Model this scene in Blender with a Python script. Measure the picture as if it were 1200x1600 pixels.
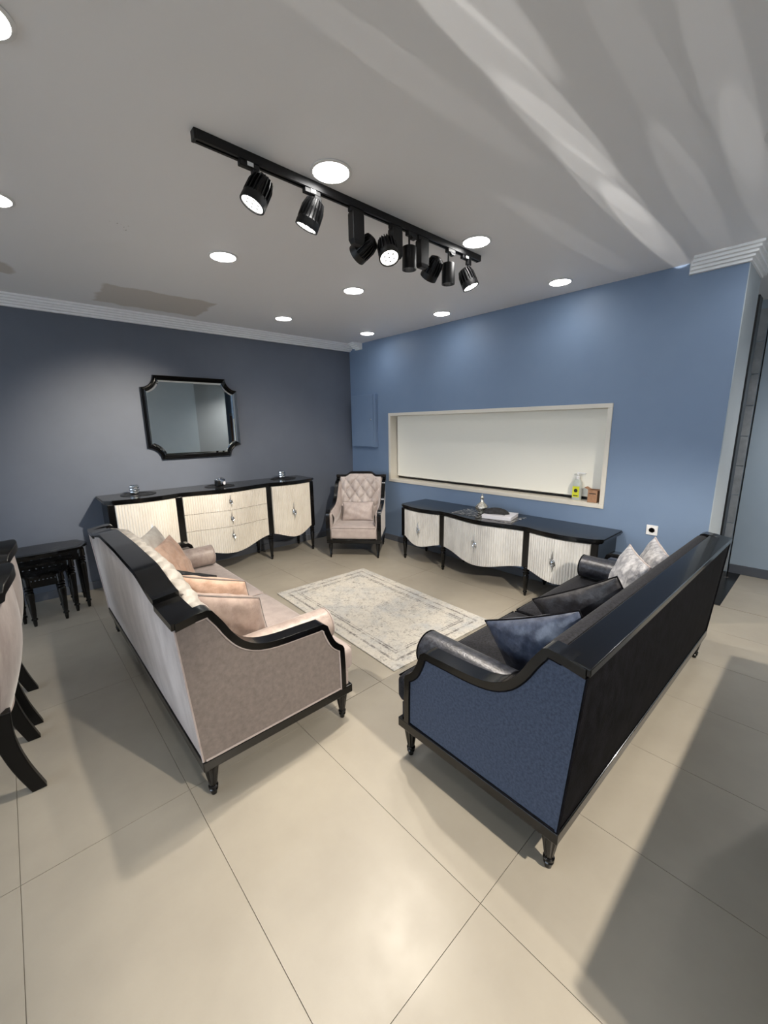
import bpy, bmesh, math, random
from mathutils import Vector, Matrix
random.seed(7)
PI = math.pi
for o in list(bpy.data.objects): bpy.data.objects.remove(o)
SC = bpy.context.scene
COL = SC.collection

# ------------------------------------------------------------------ camera
FPX, YAW, PITCH, ROLL = 640.6, math.radians(42.3), math.radians(11.975), math.radians(-0.857)
def camera():
    cy, sy, cp, sp = math.cos(YAW), math.sin(YAW), math.cos(PITCH), math.sin(PITCH)
    f = Vector((sy*cp, cy*cp, -sp)); r = Vector((cy, -sy, 0)); u = r.cross(f)
    cr, sr = math.cos(ROLL), math.sin(ROLL)
    r2 = cr*r+sr*u; u2 = -sr*r+cr*u
    c = bpy.data.cameras.new('camera'); o = bpy.data.objects.new('camera', c); COL.objects.link(o)
    c.sensor_fit = 'HORIZONTAL'; c.sensor_width = 36; c.lens = 36*FPX/1200
    c.clip_start = 0.02; c.clip_end = 200
    m = Matrix((( r2.x, u2.x, -f.x, 0), (r2.y, u2.y, -f.y, 0), (r2.z, u2.z, -f.z, 1.66), (0, 0, 0, 1)))
    o.matrix_world = m
    SC.camera = o
camera()

# ------------------------------------------------------------------ world, exposure
w = bpy.data.worlds.new('world'); SC.world = w; w.use_nodes = True
bg = w.node_tree.nodes['Background']
bg.inputs['Color'].default_value = (0.74, 0.86, 1.0, 1); bg.inputs['Strength'].default_value = 2.9
vs = SC.view_settings
vs.view_transform = 'Standard'; vs.look = 'None'; vs.gamma = 1.0; vs.use_curve_mapping = False
vs.exposure = 0.97
P_DOWN, P_SPOT, P_WALL, P_BACK, P_GLINT = 3.6, 72.0, 125.0, 270.0, 1900.0
WARM = (1.0, 0.90, 0.76); COOL = (1.0, 0.97, 0.93)

# ------------------------------------------------------------------ materials
def nt(name):
    m = bpy.data.materials.new(name); m.use_nodes = True
    t = m.node_tree; b = t.nodes['Principled BSDF']
    return m, t, b
def lin(c):
    return tuple((x/255/12.92 if x/255 <= .04045 else ((x/255+.055)/1.055)**2.4) for x in c)
def mat(name, rgb, rough=.5, metal=0, coat=0, noise=None, bump=0, bscale=40, sheen=0, spec=None, lv=None, stretch=None, trans=0):
    """rgb given as sRGB 0-255; noise=(rgb2, scale, detail) mixes a second tone by noise."""
    m, t, b = nt(name)
    b.inputs['Base Color'].default_value = (*lin(rgb), 1)
    b.inputs['Roughness'].default_value = rough; b.inputs['Metallic'].default_value = metal
    b.inputs['Coat Weight'].default_value = coat; b.inputs['Coat Roughness'].default_value = .06
    if spec is not None: b.inputs['Specular IOR Level'].default_value = spec
    if sheen:
        b.inputs['Sheen Weight'].default_value = sheen; b.inputs['Sheen Roughness'].default_value = .35
    if trans: b.inputs['Transmission Weight'].default_value = trans
    N = t.nodes; Lk = t.links
    tc = N.new('ShaderNodeTexCoord'); vec = tc.outputs['Object']
    if stretch:
        mp = N.new('ShaderNodeMapping'); mp.inputs['Scale'].default_value = stretch
        Lk.new(vec, mp.inputs[0]); vec = mp.outputs[0]
    if noise:
        rgb2, sc, det = noise
        n = N.new('ShaderNodeTexNoise'); n.inputs['Scale'].default_value = sc; n.inputs['Detail'].default_value = det
        n.inputs['Roughness'].default_value = .65
        Lk.new(vec, n.inputs['Vector'])
        r = N.new('ShaderNodeValToRGB'); lo, hi = lv or (.38, .62)
        r.color_ramp.elements[0].position = lo; r.color_ramp.elements[1].position = hi
        r.color_ramp.elements[0].color = (*lin(rgb), 1); r.color_ramp.elements[1].color = (*lin(rgb2), 1)
        Lk.new(n.outputs['Fac'], r.inputs[0]); Lk.new(r.outputs[0], b.inputs['Base Color'])
    if bump:
        n2 = N.new('ShaderNodeTexNoise'); n2.inputs['Scale'].default_value = bscale; n2.inputs['Detail'].default_value = 4
        Lk.new(vec, n2.inputs['Vector'])
        bp = N.new('ShaderNodeBump'); bp.inputs['Strength'].default_value = bump; bp.inputs['Distance'].default_value = .01
        Lk.new(n2.outputs['Fac'], bp.inputs['Height']); Lk.new(bp.outputs[0], b.inputs['Normal'])
    return m
def emit(name, col, s):
    m, t, b = nt(name)
    b.inputs['Base Color'].default_value = (.8, .8, .8, 1)
    b.inputs['Emission Color'].default_value = (*col, 1); b.inputs['Emission Strength'].default_value = s
    return m

M = {}
M['black'] = mat('black_lacquer', (7, 7, 8), .2, coat=.25, spec=.3)
M['black_satin'] = mat('black_satin_wood', (9, 9, 9), .38, spec=.3)
M['black_metal'] = mat('black_metal', (14, 14, 16), .42, spec=.4)
M['wall_n'] = mat('blue_grey_paint', (92, 99, 112), .55, noise=((96, 103, 116), 1.3, 4), bump=.03, bscale=120)
M['wall_e'] = mat('slate_blue_paint', (112, 132, 160), .5, noise=((116, 136, 163), 1.3, 4), bump=.03, bscale=120)
M['wall_w'] = mat('pale_grey_paint', (170, 178, 184), .6, noise=((176, 183, 188), 1.2, 3))
M['wall_p'] = mat('pale_blue_paint', (176, 193, 208), .6, noise=((182, 198, 212), 1.2, 3))
M['wall_s'] = mat('mid_grey_paint', (150, 152, 154), .6)
M['crown'] = mat('white_plaster', (243, 245, 247), .6)
M['base'] = mat('grey_skirting', (92, 96, 104), .5)
M['frame_w'] = mat('cream_window_frame', (214, 208, 196), .45)
M['blind'] = mat('roller_blind_cloth', (236, 233, 222), .8, bump=.04, bscale=200)
M['grout'] = mat('grout', (140, 133, 122), .9)
M['steel'] = mat('chrome', (215, 218, 222), .12, metal=1)
M['silver'] = mat('silver_plate', (200, 198, 190), .22, metal=1, bump=.25, bscale=160)
M['white_plastic'] = mat('white_plastic', (228, 228, 228), .35)
M['door_white'] = mat('ribbed_ivory_lacquer', (222, 216, 206), .34, noise=((208, 201, 190), 3.5, 5), stretch=(1, 1, .4))
M['door_white2'] = mat('ribbed_silver_white_lacquer', (214, 213, 210), .32, noise=((190, 189, 187), 6, 5), stretch=(1, 1, .4))
M['velvet'] = mat('taupe_velvet', (110, 101, 97), .72, noise=((131, 121, 116), 42, 8), lv=(.3,.7), sheen=.4, bump=.08, bscale=300)
M['velvet_back'] = mat('mauve_velvet', (158, 147, 143), .66, noise=((188, 178, 174), 3.2, 5), sheen=.6, bump=.06, bscale=300, stretch=(2.2, 2.2, .7))
M['seat'] = mat('pale_mauve_velvet', (158, 145, 141), .65, noise=((178, 166, 162), 14, 7), lv=(.3, .7), sheen=.4, bump=.08, bscale=250)
M['channel'] = mat('ivory_satin', (196, 190, 182), .45, noise=((180, 173, 164), 12, 5), bump=.35, bscale=26, sheen=.2, stretch=(1, 1, 1.6))
M['peach'] = mat('peach_velvet', (196, 160, 138), .6, noise=((216, 184, 164), 14, 6), sheen=.5, bump=.3, bscale=30)
M['taupe_pillow'] = mat('rosy_taupe_velvet', (162, 142, 133), .6, noise=((184, 164, 154), 14, 6), sheen=.5, bump=.3, bscale=24)
M['satin_pink'] = mat('rose_satin', (152, 136, 129), .36, noise=((178, 163, 156), 16, 5), sheen=.3, bump=.15, bscale=60)
M['ivory_pillow'] = mat('ivory_pleated_satin', (232, 226, 216), .45, noise=((214, 206, 195), 14, 5), bump=.3, bscale=30)
M['dark_print'] = mat('dark_print_satin', (18, 18, 19), .35, noise=((70, 68, 66), 30, 4), lv=(.5, .7))
M['navy_side'] = mat('navy_chenille', (54, 62, 78), .8, noise=((70, 79, 97), 90, 6), spec=.25, sheen=.15, bump=.2, bscale=400)
M['navy_back'] = mat('charcoal_velvet', (4, 4, 6), .85, noise=((16, 16, 21), 22, 8), spec=.1, bump=.15, bscale=200, stretch=(1, 1, .5))
M['navy_seat'] = mat('black_chenille', (16, 16, 20), .8, noise=((36, 37, 43), 90, 5), spec=.2, sheen=.05, bump=.2, bscale=300)
M['satin_dark'] = mat('graphite_satin', (34, 36, 42), .32, noise=((60, 62, 70), 50, 5), sheen=.1, bump=.15, bscale=120, metal=.3)
M['navy_pillow'] = mat('navy_satin', (44, 51, 68), .36, noise=((70, 78, 96), 20, 5), bump=.3, bscale=28, sheen=.15)
M['black_pillow'] = mat('black_velvet', (16, 16, 20), .45, noise=((36, 36, 42), 20, 5), bump=.45, bscale=22, sheen=.1)
M['silver_pillow'] = mat('silver_grey_velvet', (126, 126, 132), .45, noise=((196, 195, 198), 26, 6), bump=.5, bscale=22, sheen=.5)
M['card'] = mat('brown_cardboard', (150, 112, 84), .8, noise=((164, 126, 98), 30, 4))
M['paper'] = mat('white_card', (222, 220, 226), .5)
M['black_cloth'] = mat('black_gauze', (16, 16, 18), .6, noise=((46, 46, 50), 60, 5), bump=.6, bscale=60)
M['runner'] = mat('black_white_veined', (12, 12, 13), .25, noise=((190, 188, 184), 26, 8), lv=(.5, .6), stretch=(2.2, .7, 1))
M['marble_b'] = mat('black_marble', (18, 18, 19), .2, noise=((120, 118, 114), 9, 9), lv=(.6, .72))
M['stone'] = mat('grey_stone_tile', (158, 163, 168), .45, noise=((182, 187, 191), 6, 7))
M['soap'] = mat('clear_soap', (226, 232, 226), .12, trans=.45)
M['soap_label'] = mat('yellow_green_label', (206, 208, 40), .5)
M['print_dark'] = mat('dark_print', (34, 34, 24), .5)
M['mirror'] = mat('mirror_silver', (228, 234, 234), .015, metal=1)
M['lamp'] = emit('lit_diffuser', (1, .98, .95), 14)
M['lens'] = emit('lit_lens', (1, .96, .88), 9)
M['lens_off'] = mat('lamp_rear_glass', (210, 210, 205), .2)
M['pave'] = mat('pavement', (150, 148, 144), .9)

def floor_mat():
    m, t, b = nt('beige_porcelain')
    N, L = t.nodes, t.links
    g = N.new('ShaderNodeNewGeometry')
    n = N.new('ShaderNodeTexNoise'); n.inputs['Scale'].default_value = 1.6; n.inputs['Detail'].default_value = 7; n.inputs['Roughness'].default_value = .6
    L.new(g.outputs['Position'], n.inputs['Vector'])
    r = N.new('ShaderNodeValToRGB')
    r.color_ramp.elements[0].position = .35; r.color_ramp.elements[0].color = (*lin((150, 143, 131)), 1)
    r.color_ramp.elements[1].position = .65; r.color_ramp.elements[1].color = (*lin((161, 154, 141)), 1)
    L.new(n.outputs['Fac'], r.inputs[0]); L.new(r.outputs[0], b.inputs['Base Color'])
    n2 = N.new('ShaderNodeTexNoise'); n2.inputs['Scale'].default_value = 9; n2.inputs['Detail'].default_value = 8
    L.new(g.outputs['Position'], n2.inputs['Vector'])
    mr = N.new('ShaderNodeMapRange'); mr.inputs[3].default_value = .28; mr.inputs[4].default_value = .42
    L.new(n2.outputs['Fac'], mr.inputs[0]); L.new(mr.outputs[0], b.inputs['Roughness'])
    n3 = N.new('ShaderNodeTexNoise'); n3.inputs['Scale'].default_value = 55; n3.inputs['Detail'].default_value = 5
    L.new(g.outputs['Position'], n3.inputs['Vector'])
    bp = N.new('ShaderNodeBump'); bp.inputs['Strength'].default_value = .04; bp.inputs['Distance'].default_value = .005
    L.new(n3.outputs['Fac'], bp.inputs['Height']); L.new(bp.outputs[0], b.inputs['Normal'])
    return m
M['floor'] = floor_mat()

def nmath(t, op, a, b=None, c=None, clamp=False):
    n = t.nodes.new('ShaderNodeMath'); n.operation = op; n.use_clamp = clamp
    for i, v in enumerate((a, b, c)):
        if v is None: continue
        if isinstance(v, (int, float)): n.inputs[i].default_value = v
        else: t.links.new(v, n.inputs[i])
    return n.outputs[0]
def boxmask(t, X, Y, x0, x1, y0, y1, e):
    def edge(v, a, s):
        return nmath(t, 'MULTIPLY_ADD', v, s/e, -a*s/e+.5, clamp=True)
    m = nmath(t, 'MULTIPLY', edge(X, x0, 1), edge(X, x1, -1))
    return nmath(t, 'MULTIPLY', m, nmath(t, 'MULTIPLY', edge(Y, y0, 1), edge(Y, y1, -1)))
def ceiling_mat():
    # off-white paint with two repaired, unpainted plaster patches and a chipped crack
    m, t, b = nt('ceiling_paint')
    N, L = t.nodes, t.links
    g = N.new('ShaderNodeNewGeometry')
    n = N.new('ShaderNodeTexNoise'); n.inputs['Scale'].default_value = 5; n.inputs['Detail'].default_value = 5
    L.new(g.outputs['Position'], n.inputs['Vector'])
    sx = N.new('ShaderNodeSeparateXYZ'); L.new(g.outputs['Position'], sx.inputs[0])
    wob = nmath(t, 'MULTIPLY_ADD', n.outputs['Fac'], .16, -.08)
    X = nmath(t, 'ADD', sx.outputs[0], wob); Y = nmath(t, 'ADD', sx.outputs[1], wob)
    a = boxmask(t, X, Y, .80, 1.70, 4.19, 4.80, .03)
    c = boxmask(t, X, Y, -.4, .22, 4.16, 4.40, .03)
    k = nmath(t, 'MAXIMUM', a, c)
    n4 = N.new('ShaderNodeTexNoise'); n4.inputs['Scale'].default_value = 60; n4.inputs['Detail'].default_value = 3
    L.new(g.outputs['Position'], n4.inputs['Vector'])
    cr = boxmask(t, sx.outputs[0], sx.outputs[1], .62, .75, 2.97, 3.05, .01)
    cr = nmath(t, 'MULTIPLY', cr, nmath(t, 'GREATER_THAN', n4.outputs['Fac'], .66))
    mx = N.new('ShaderNodeMix'); mx.data_type = 'RGBA'
    mx.inputs[6].default_value = (*lin((241, 241, 243)), 1); mx.inputs[7].default_value = (*lin((212, 206, 200)), 1)
    L.new(k, mx.inputs[0])
    m2 = N.new('ShaderNodeMix'); m2.data_type = 'RGBA'
    L.new(cr, m2.inputs[0]); L.new(mx.outputs[2], m2.inputs[6]); m2.inputs[7].default_value = (*lin((100, 92, 86)), 1)
    L.new(m2.outputs[2], b.inputs['Base Color']); b.inputs['Roughness'].default_value = .5
    return m
M['ceiling'] = ceiling_mat()

def rug_mat():
    m, t, b = nt('faded_vintage_rug')
    N, L = t.nodes, t.links
    tc = N.new('ShaderNodeTexCoord'); s = N.new('ShaderNodeSeparateXYZ'); L.new(tc.outputs['Object'], s.inputs[0])
    ax = nmath(t, 'ABSOLUTE', s.outputs[0]); ay = nmath(t, 'ABSOLUTE', s.outputs[1])
    dx = nmath(t, 'SUBTRACT', .55, ax); dy = nmath(t, 'SUBTRACT', .895, ay)
    d = nmath(t, 'MINIMUM', dx, dy)                                # distance to the rug's edge
    def noise(sc, det=8, dist=0):
        n = N.new('ShaderNodeTexNoise'); n.inputs['Scale'].default_value = sc; n.inputs['Detail'].default_value = det
        n.inputs['Roughness'].default_value = .72; n.inputs['Distortion'].default_value = dist
        L.new(tc.outputs['Object'], n.inputs['Vector']); return n.outputs['Fac']
    def band(a, bb):
        return nmath(t, 'MULTIPLY', nmath(t, 'GREATER_THAN', d, a), nmath(t, 'LESS_THAN', d, bb))
    lines = nmath(t, 'ADD', band(.075, .095), nmath(t, 'ADD', band(.15, .165), band(.175, .185)))
    wear = nmath(t, 'MULTIPLY_ADD', noise(9, 6), 4, -1.3, clamp=True)
    pat = nmath(t, 'MULTIPLY_ADD', noise(26, 10, 1.5), 5, -2.35, clamp=True)
    fine = nmath(t, 'MULTIPLY_ADD', noise(70, 8), 4, -1.4, clamp=True)
    blotch = nmath(t, 'MULTIPLY_ADD', noise(3.2, 5), 4, -1.8, clamp=True)
    rr = nmath(t, 'SQRT', nmath(t, 'ADD', nmath(t, 'MULTIPLY', nmath(t, 'MULTIPLY', s.outputs[0], 2.6), nmath(t, 'MULTIPLY', s.outputs[0], 2.6)), nmath(t, 'MULTIPLY', nmath(t, 'MULTIPLY', s.outputs[1], 1.7), nmath(t, 'MULTIPLY', s.outputs[1], 1.7))))
    med = nmath(t, 'MULTIPLY', nmath(t, 'LESS_THAN', rr, 1.0), nmath(t, 'MULTIPLY_ADD', nmath(t, 'SINE', nmath(t, 'MULTIPLY', rr, 26)), .5, .5))
    dark = nmath(t, 'MULTIPLY', nmath(t, 'ADD', nmath(t, 'MULTIPLY', lines, 1.2), nmath(t, 'ADD', nmath(t, 'MULTIPLY', pat, 1.3), nmath(t, 'MULTIPLY', med, .18))), nmath(t, 'MULTIPLY', wear, fine), clamp=True)
    m1 = N.new('ShaderNodeMix'); m1.data_type = 'RGBA'
    m1.inputs[6].default_value = (*lin((196, 191, 182)), 1); m1.inputs[7].default_value = (*lin((172, 174, 176)), 1); L.new(blotch, m1.inputs[0])
    m2 = N.new('ShaderNodeMix'); m2.data_type = 'RGBA'
    L.new(m1.outputs[2], m2.inputs[6]); m2.inputs[7].default_value = (*lin((104, 100, 97)), 1); L.new(dark, m2.inputs[0])
    L.new(m2.outputs[2], b.inputs['Base Color']); b.inputs['Roughness'].default_value = .95
    bp = N.new('ShaderNodeBump'); bp.inputs['Strength'].default_value = .4; bp.inputs['Distance'].default_value = .004
    L.new(fine, bp.inputs['Height']); L.new(bp.outputs[0], b.inputs['Normal'])
    return m
M['rug'] = rug_mat()
def glass_mat():
    m, t, b = nt('clear_pane')
    N, L = t.nodes, t.links
    tr = N.new('ShaderNodeBsdfTransparent'); gl = N.new('ShaderNodeBsdfGlossy'); gl.inputs['Roughness'].default_value = .02
    fr = N.new('ShaderNodeFresnel'); fr.inputs[0].default_value = 1.3
    mx = N.new('ShaderNodeMixShader'); L.new(fr.outputs[0], mx.inputs[0]); L.new(tr.outputs[0], mx.inputs[1]); L.new(gl.outputs[0], mx.inputs[2])
    L.new(mx.outputs[0], t.nodes['Material Output'].inputs[0]); return m
M['glass'] = glass_mat()

# ------------------------------------------------------------------ mesh helpers
class MB:
    def __init__(s): s.v = []; s.f = []
    def add(s, vs, fs):
        n = len(s.v); s.v += [tuple(p) for p in vs]; s.f += [tuple(i+n for i in f) for f in fs]; return s
    def box(s, x0, x1, y0, y1, z0, z1):
        return s.add([(x0,y0,z0),(x1,y0,z0),(x1,y1,z0),(x0,y1,z0),(x0,y0,z1),(x1,y0,z1),(x1,y1,z1),(x0,y1,z1)],
                     [(3,2,1,0),(4,5,6,7),(0,1,5,4),(1,2,6,5),(2,3,7,6),(3,0,4,7)])
    def prism(s, poly, a, b, axis='z'):
        n = len(poly)
        def pt(p, t): return (p[0], p[1], t) if axis == 'z' else ((t, p[0], p[1]) if axis == 'x' else (p[0], t, p[1]))
        vs = [pt(p, a) for p in poly]+[pt(p, b) for p in poly]
        return s.add(vs, [tuple(range(n))[::-1], tuple(range(n, 2*n))]+[(i, (i+1) % n, n+(i+1) % n, n+i) for i in range(n)])
    def strip(s, outer, inner, a, b, axis='x'):
        """a closed band between two matching polylines, extruded from a to b"""
        n = len(outer)
        def pt(p, t): return (t, p[0], p[1]) if axis == 'x' else ((p[0], t, p[1]) if axis == 'y' else (p[0], p[1], t))
        vs = [pt(p, a) for p in outer]+[pt(p, a) for p in inner]+[pt(p, b) for p in outer]+[pt(p, b) for p in inner]
        fs = []
        for i in range(n-1):
            fs += [(i, i+1, n+i+1, n+i), (2*n+i, 3*n+i, 3*n+i+1, 2*n+i+1), (i, 2*n+i, 2*n+i+1, i+1), (n+i, n+i+1, 3*n+i+1, 3*n+i)]
        fs += [(0, n, 3*n, 2*n), (n-1, 3*n-1, 4*n-1, 2*n-1)]
        return s.add(vs, fs)
    def lathe(s, prof, seg=16, c=(0, 0, 0), flute=0, fz=None):
        vs = []; m = len(prof)
        for k in range(seg):
            a = 2*PI*k/seg
            for (r, z) in prof:
                q = r
                if flute and fz and fz[0] < z < fz[1] and k % 2: q = r*(1-flute)
                vs.append((c[0]+q*math.cos(a), c[1]+q*math.sin(a), c[2]+z))
        fs = []
        for k in range(seg):
            k2 = (k+1) % seg
            for i in range(m-1): fs.append((k*m+i, k2*m+i, k2*m+i+1, k*m+i+1))
        fs += [tuple(k*m for k in range(seg))[::-1], tuple(k*m+m-1 for k in range(seg))]
        return s.add(vs, fs)
    def tube(s, path, r, seg=8, closed=False, taper=None):
        P = [Vector(p) for p in path]; n = len(P); vs = []
        up = None
        for i, p in enumerate(P):
            d = (P[(i+1) % n]-P[i-1]) if closed else (P[min(i+1, n-1)]-P[max(i-1, 0)])
            d.normalize()
            if up is None:
                up = Vector((0, 0, 1)) if abs(d.z) < .9 else Vector((1, 0, 0))
            sd = d.cross(up).normalized(); up = sd.cross(d).normalized()
            rr = r if taper is None else taper[i]
            for k in range(seg):
                a = 2*PI*k/seg
                vs.append(p+sd*(rr*math.cos(a))+up*(rr*math.sin(a)))
        fs = []
        for i in range(n if closed else n-1):
            j = (i+1) % n
            for k in range(seg):
                k2 = (k+1) % seg
                fs.append((i*seg+k, i*seg+k2, j*seg+k2, j*seg+k))
        if not closed: fs += [tuple(range(seg))[::-1], tuple((n-1)*seg+k for k in range(seg))]
        return s.add(vs, fs)
    def sweep(s, secs):
        """secs: list of closed rings (same count) joined and capped"""
        m = len(secs[0]); vs = [p for r in secs for p in r]; fs = []
        for i in range(len(secs)-1):
            for k in range(m):
                k2 = (k+1) % m; fs.append((i*m+k, i*m+k2, (i+1)*m+k2, (i+1)*m+k))
        fs += [tuple(range(m))[::-1], tuple((len(secs)-1)*m+k for k in range(m))]
        return s.add(vs, fs)
    def grid(s, fn, nu, nv, wrap=False):
        vs = [fn(i/nu, j/nv) for i in range(nu+1) for j in range(nv+1)]
        fs = [(i*(nv+1)+j, (i+1)*(nv+1)+j, (i+1)*(nv+1)+j+1, i*(nv+1)+j+1) for i in range(nu) for j in range(nv)]
        return s.add(vs, fs)
    def xf(s, m):
        s.v = [tuple(m @ Vector(p)) for p in s.v]; return s
    def build(s, name, mt, parent=None, smooth=True, bevel=0, seg=2, ang=38, sub=0):
        me = bpy.data.meshes.new(name); me.from_pydata(s.v, [], s.f)
        bm = bmesh.new(); bm.from_mesh(me); bmesh.ops.recalc_face_normals(bm, faces=bm.faces); bm.to_mesh(me); bm.free()
        if smooth:
            me.shade_smooth(); me.set_sharp_from_angle(angle=math.radians(ang))
        me.materials.append(M[mt] if isinstance(mt, str) else mt)
        o = bpy.data.objects.new(name, me); COL.objects.link(o)
        if parent: o.parent = parent
        if bevel:
            b = o.modifiers.new('bevel', 'BEVEL'); b.width = bevel; b.segments = seg; b.limit_method = 'ANGLE'; b.angle_limit = math.radians(40)
        if sub:
            b = o.modifiers.new('sub', 'SUBSURF'); b.levels = sub; b.render_levels = sub
        return o

def tag(o, label, cat, group=None):
    o['label'] = label; o['category'] = cat
    if group: o['group'] = group
    return o
def thing(name, label, cat, loc=(0, 0, 0), rz=0, group=None):
    o = bpy.data.objects.new(name, None); COL.objects.link(o); o.empty_display_size = .1
    o.location = loc; o.rotation_euler = (0, 0, rz)
    return tag(o, label, cat, group)
def struct(o): o['kind'] = 'structure'; return o
def copy_tree(o, parent=None):
    c = o.copy(); COL.objects.link(c)
    if parent: c.parent = parent
    for ch in o.children: copy_tree(ch, c)
    return c
def rbox(x0, x1, y0, y1, z0, z1, r=.04, n=10, puff=.0):
    """a soft cushion block: rounded edges, slightly domed top"""
    mb = MB(); cx, cy = (x0+x1)/2, (y0+y1)/2; hx, hy, hz = (x1-x0)/2, (y1-y0)/2, (z1-z0)/2; cz = (z0+z1)/2
    bm = bmesh.new(); bmesh.ops.create_cube(bm, size=2)
    bmesh.ops.subdivide_edges(bm, edges=bm.edges, cuts=n, use_grid_fill=True)
    for v in bm.verts:
        c = v.co
        # remap so that grid lines gather at the edges
        q = [math.sin(t*PI/2)*.45+t*.55 for t in c]
        p = Vector((q[0]*hx, q[1]*hy, q[2]*hz))
        ins = Vector((max(-hx+r, min(hx-r, p.x)), max(-hy+r, min(hy-r, p.y)), max(-hz+r, min(hz-r, p.z))))
        d = p-ins
        if d.length > 1e-6: p = ins+d.normalized()*min(r, max(d.length, r if d.length > r*.3 else d.length))
        e = (1-(p.x/hx)**2)*(1-(p.y/hy)**2)
        p.z += puff*max(e, 0)**.5*(1 if p.z > 0 else 0)*(abs(p.z)/hz)
        v.co = (p.x+cx, p.y+cy, p.z+cz)
    mb.v = [tuple(v.co) for v in bm.verts]; bm.verts.index_update()
    mb.f = [tuple(v.index for v in f.verts) for f in bm.faces]; bm.free()
    return mb

ZC = 2.815                       # ceiling height
XE, YN, YE = 4.01, 5.12, .593    # east wall plane, north wall plane, free end of the east wall
XW, YS, XF = -5.0, -1.7, 5.75    # shopfront, south wall, far corridor wall

# ================================================================== the room
def room():
    fl = struct(MB().box(XW, XF, -4.6, YN, -.06, -.004).build('floor', 'grout', smooth=False))
    # porcelain tiles 60 x 120 cm, straight grid
    me = None; g = .0011
    i = 0
    x = -.2025-.6*8
    while x < XF:
        y = .62-1.2*4
        while y < YN:
            x0, x1, y0, y1 = max(x, XW), min(x+.6, XF), max(y, -3.4), min(y+1.2, YN)
            if x1-x0 > .02 and y1-y0 > .02 and not (y1 <= YS-.05 and x1 < 4.6) and not (x0 >= 4.55 and y0 >= .6):
                if x0 < 4.55 < x1: x1 = 4.59
                t = MB().box(x0+g, x1-g, y0+g, y1-g, -.01, 0).build('tile', 'floor', fl, smooth=False)
            y += 1.2
        x += .6
    # black marble band beyond the wall end
    MB().box(4.60, XF-.01, .515, 1.6, -.008, .0035).build('marble_strip', 'marble_b', fl, smooth=False)
    struct(MB().box(XW, XF+.3, -4.6, YN+.3, ZC, ZC+.12).build('ceiling', 'ceiling', smooth=False))
    # north wall
    struct(MB().box(XW, XF, YN, YN+.2, 0, ZC).build('wall_north', 'wall_n', smooth=False))
    # east wall with the long window opening and its free end
    wy0, wy1, wz0, wz1 = 1.40, 4.262, .89, 1.80
    e = MB(); X2 = 4.53
    e.box(XE, X2, wy1, YN, 0, ZC).box(XE, X2, YE, wy0, 0, ZC).box(XE, X2, wy0, wy1, 0, wz0).box(XE, X2, wy0, wy1, wz1, ZC)
    we = struct(e.build('wall_east', 'wall_e', smooth=False))
    struct(MB().box(XE+.004, X2+.004, YE-.006, YE, 0, ZC).build('trim_1', 'wall_w', smooth=False))
    # window
    win = struct(MB().box(XE+.15, XE+.17, wy0, wy1, wz0, wz1).build('window_1', 'glass', smooth=False))
    f = .04
    MB().box(XE-.012, XE+.02, wy0-.018, wy1+.018, wz1-f+.02, wz1+.02).build('frame_top', 'frame_w', win, smooth=False, bevel=.003)
    MB().box(XE-.012, XE+.02, wy0-.018, wy1+.018, wz0-.02, wz0+f-.02).build('frame_bottom', 'frame_w', win, smooth=False, bevel=.003)
    MB().box(XE-.012, XE+.02, wy0-.018, wy0+f-.018, wz0+f-.02, wz1-f+.02).build('frame_side', 'frame_w', win, smooth=False, bevel=.003)
    MB().box(XE-.012, XE+.02, wy1-f+.018, wy1+.018, wz0+f-.02, wz1-f+.02).build('frame_side', 'frame_w', win, smooth=False, bevel=.003)
    MB().box(XE+.02, XE+.15, wy1-.022, wy1, wz0, wz1).build('jamb', 'frame_w', win, smooth=False)
    MB().box(XE+.02, XE+.15, wy0, wy0+.022, wz0, wz1).build('jamb', 'frame_w', win, smooth=False)
    MB().box(XE+.02, XE+.15, wy0+.022, wy1-.022, wz1-.022, wz1).build('head_board', 'frame_w', win, smooth=False)
    MB().box(XE+.02, XE+.15, wy0+.022, wy1-.022, wz0, wz0+.022).build('sill', 'frame_w', win, smooth=False)
    MB().box(XE+.171, XE+.19, wy0, wy1, wz0, wz1).build('dark_backing', 'black_metal', win, smooth=False)
    bl = MB().box(XE+.118, XE+.122, wy0+.03, wy1-.035, wz0+.062, wz1-.022).build('roller_blind', 'blind', win, smooth=False)
    MB().tube([(XE+.12, wy0+.03, wz0+.062), (XE+.12, wy1-.035, wz0+.062)], .009, 8).build('hem_bar', 'blind', bl)
    # black door frame in the passage and the far wall
    jb = struct(MB().box(4.545, 4.70, YE-.018, YE+.12, 0, 2.62).build('door_1', 'black_metal', smooth=False, bevel=.004))
    MB().box(4.70, 4.708, YE-.016, YE+.02, 1.05, 2.15).build('daylight_gap_strip', 'steel', jb, smooth=False)  # bright metal strip put in for the daylight gap beside the frame
    fw = struct(MB().box(XF, XF+.2, -4.6, YN, 0, ZC).build('wall_far', 'wall_p', smooth=False))
    z = .245-.31
    k = 0
    while z < ZC-.1:
        for y0 in (.636, .95, 1.26):
            MB().box(XF-.014, XF, y0+.003, y0+.307, max(z, .01)+.003, min(z+.31, ZC)-.003).build('stone_tile', 'stone', fw, smooth=False, bevel=.002)
        z += .311
    MB().box(XF-.008, XF-.001, .622, .632, 0, ZC).build('tile_edge', 'black_metal', fw, smooth=False)
    struct(MB().box(XF-.016, XF, -4.6, .62, 0, .10).build('baseboard_far', 'base', smooth=False, bevel=.003))
    struct(MB().box(XW, 3.90, YS-.2, YS+.25, 0, ZC).build('wall_south', 'wall_w', smooth=False))
    struct(MB().box(3.90, 4.80, YS-.2, YS, 0, ZC).build('wall_south_recess', 'wall_s', smooth=False))
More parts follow.
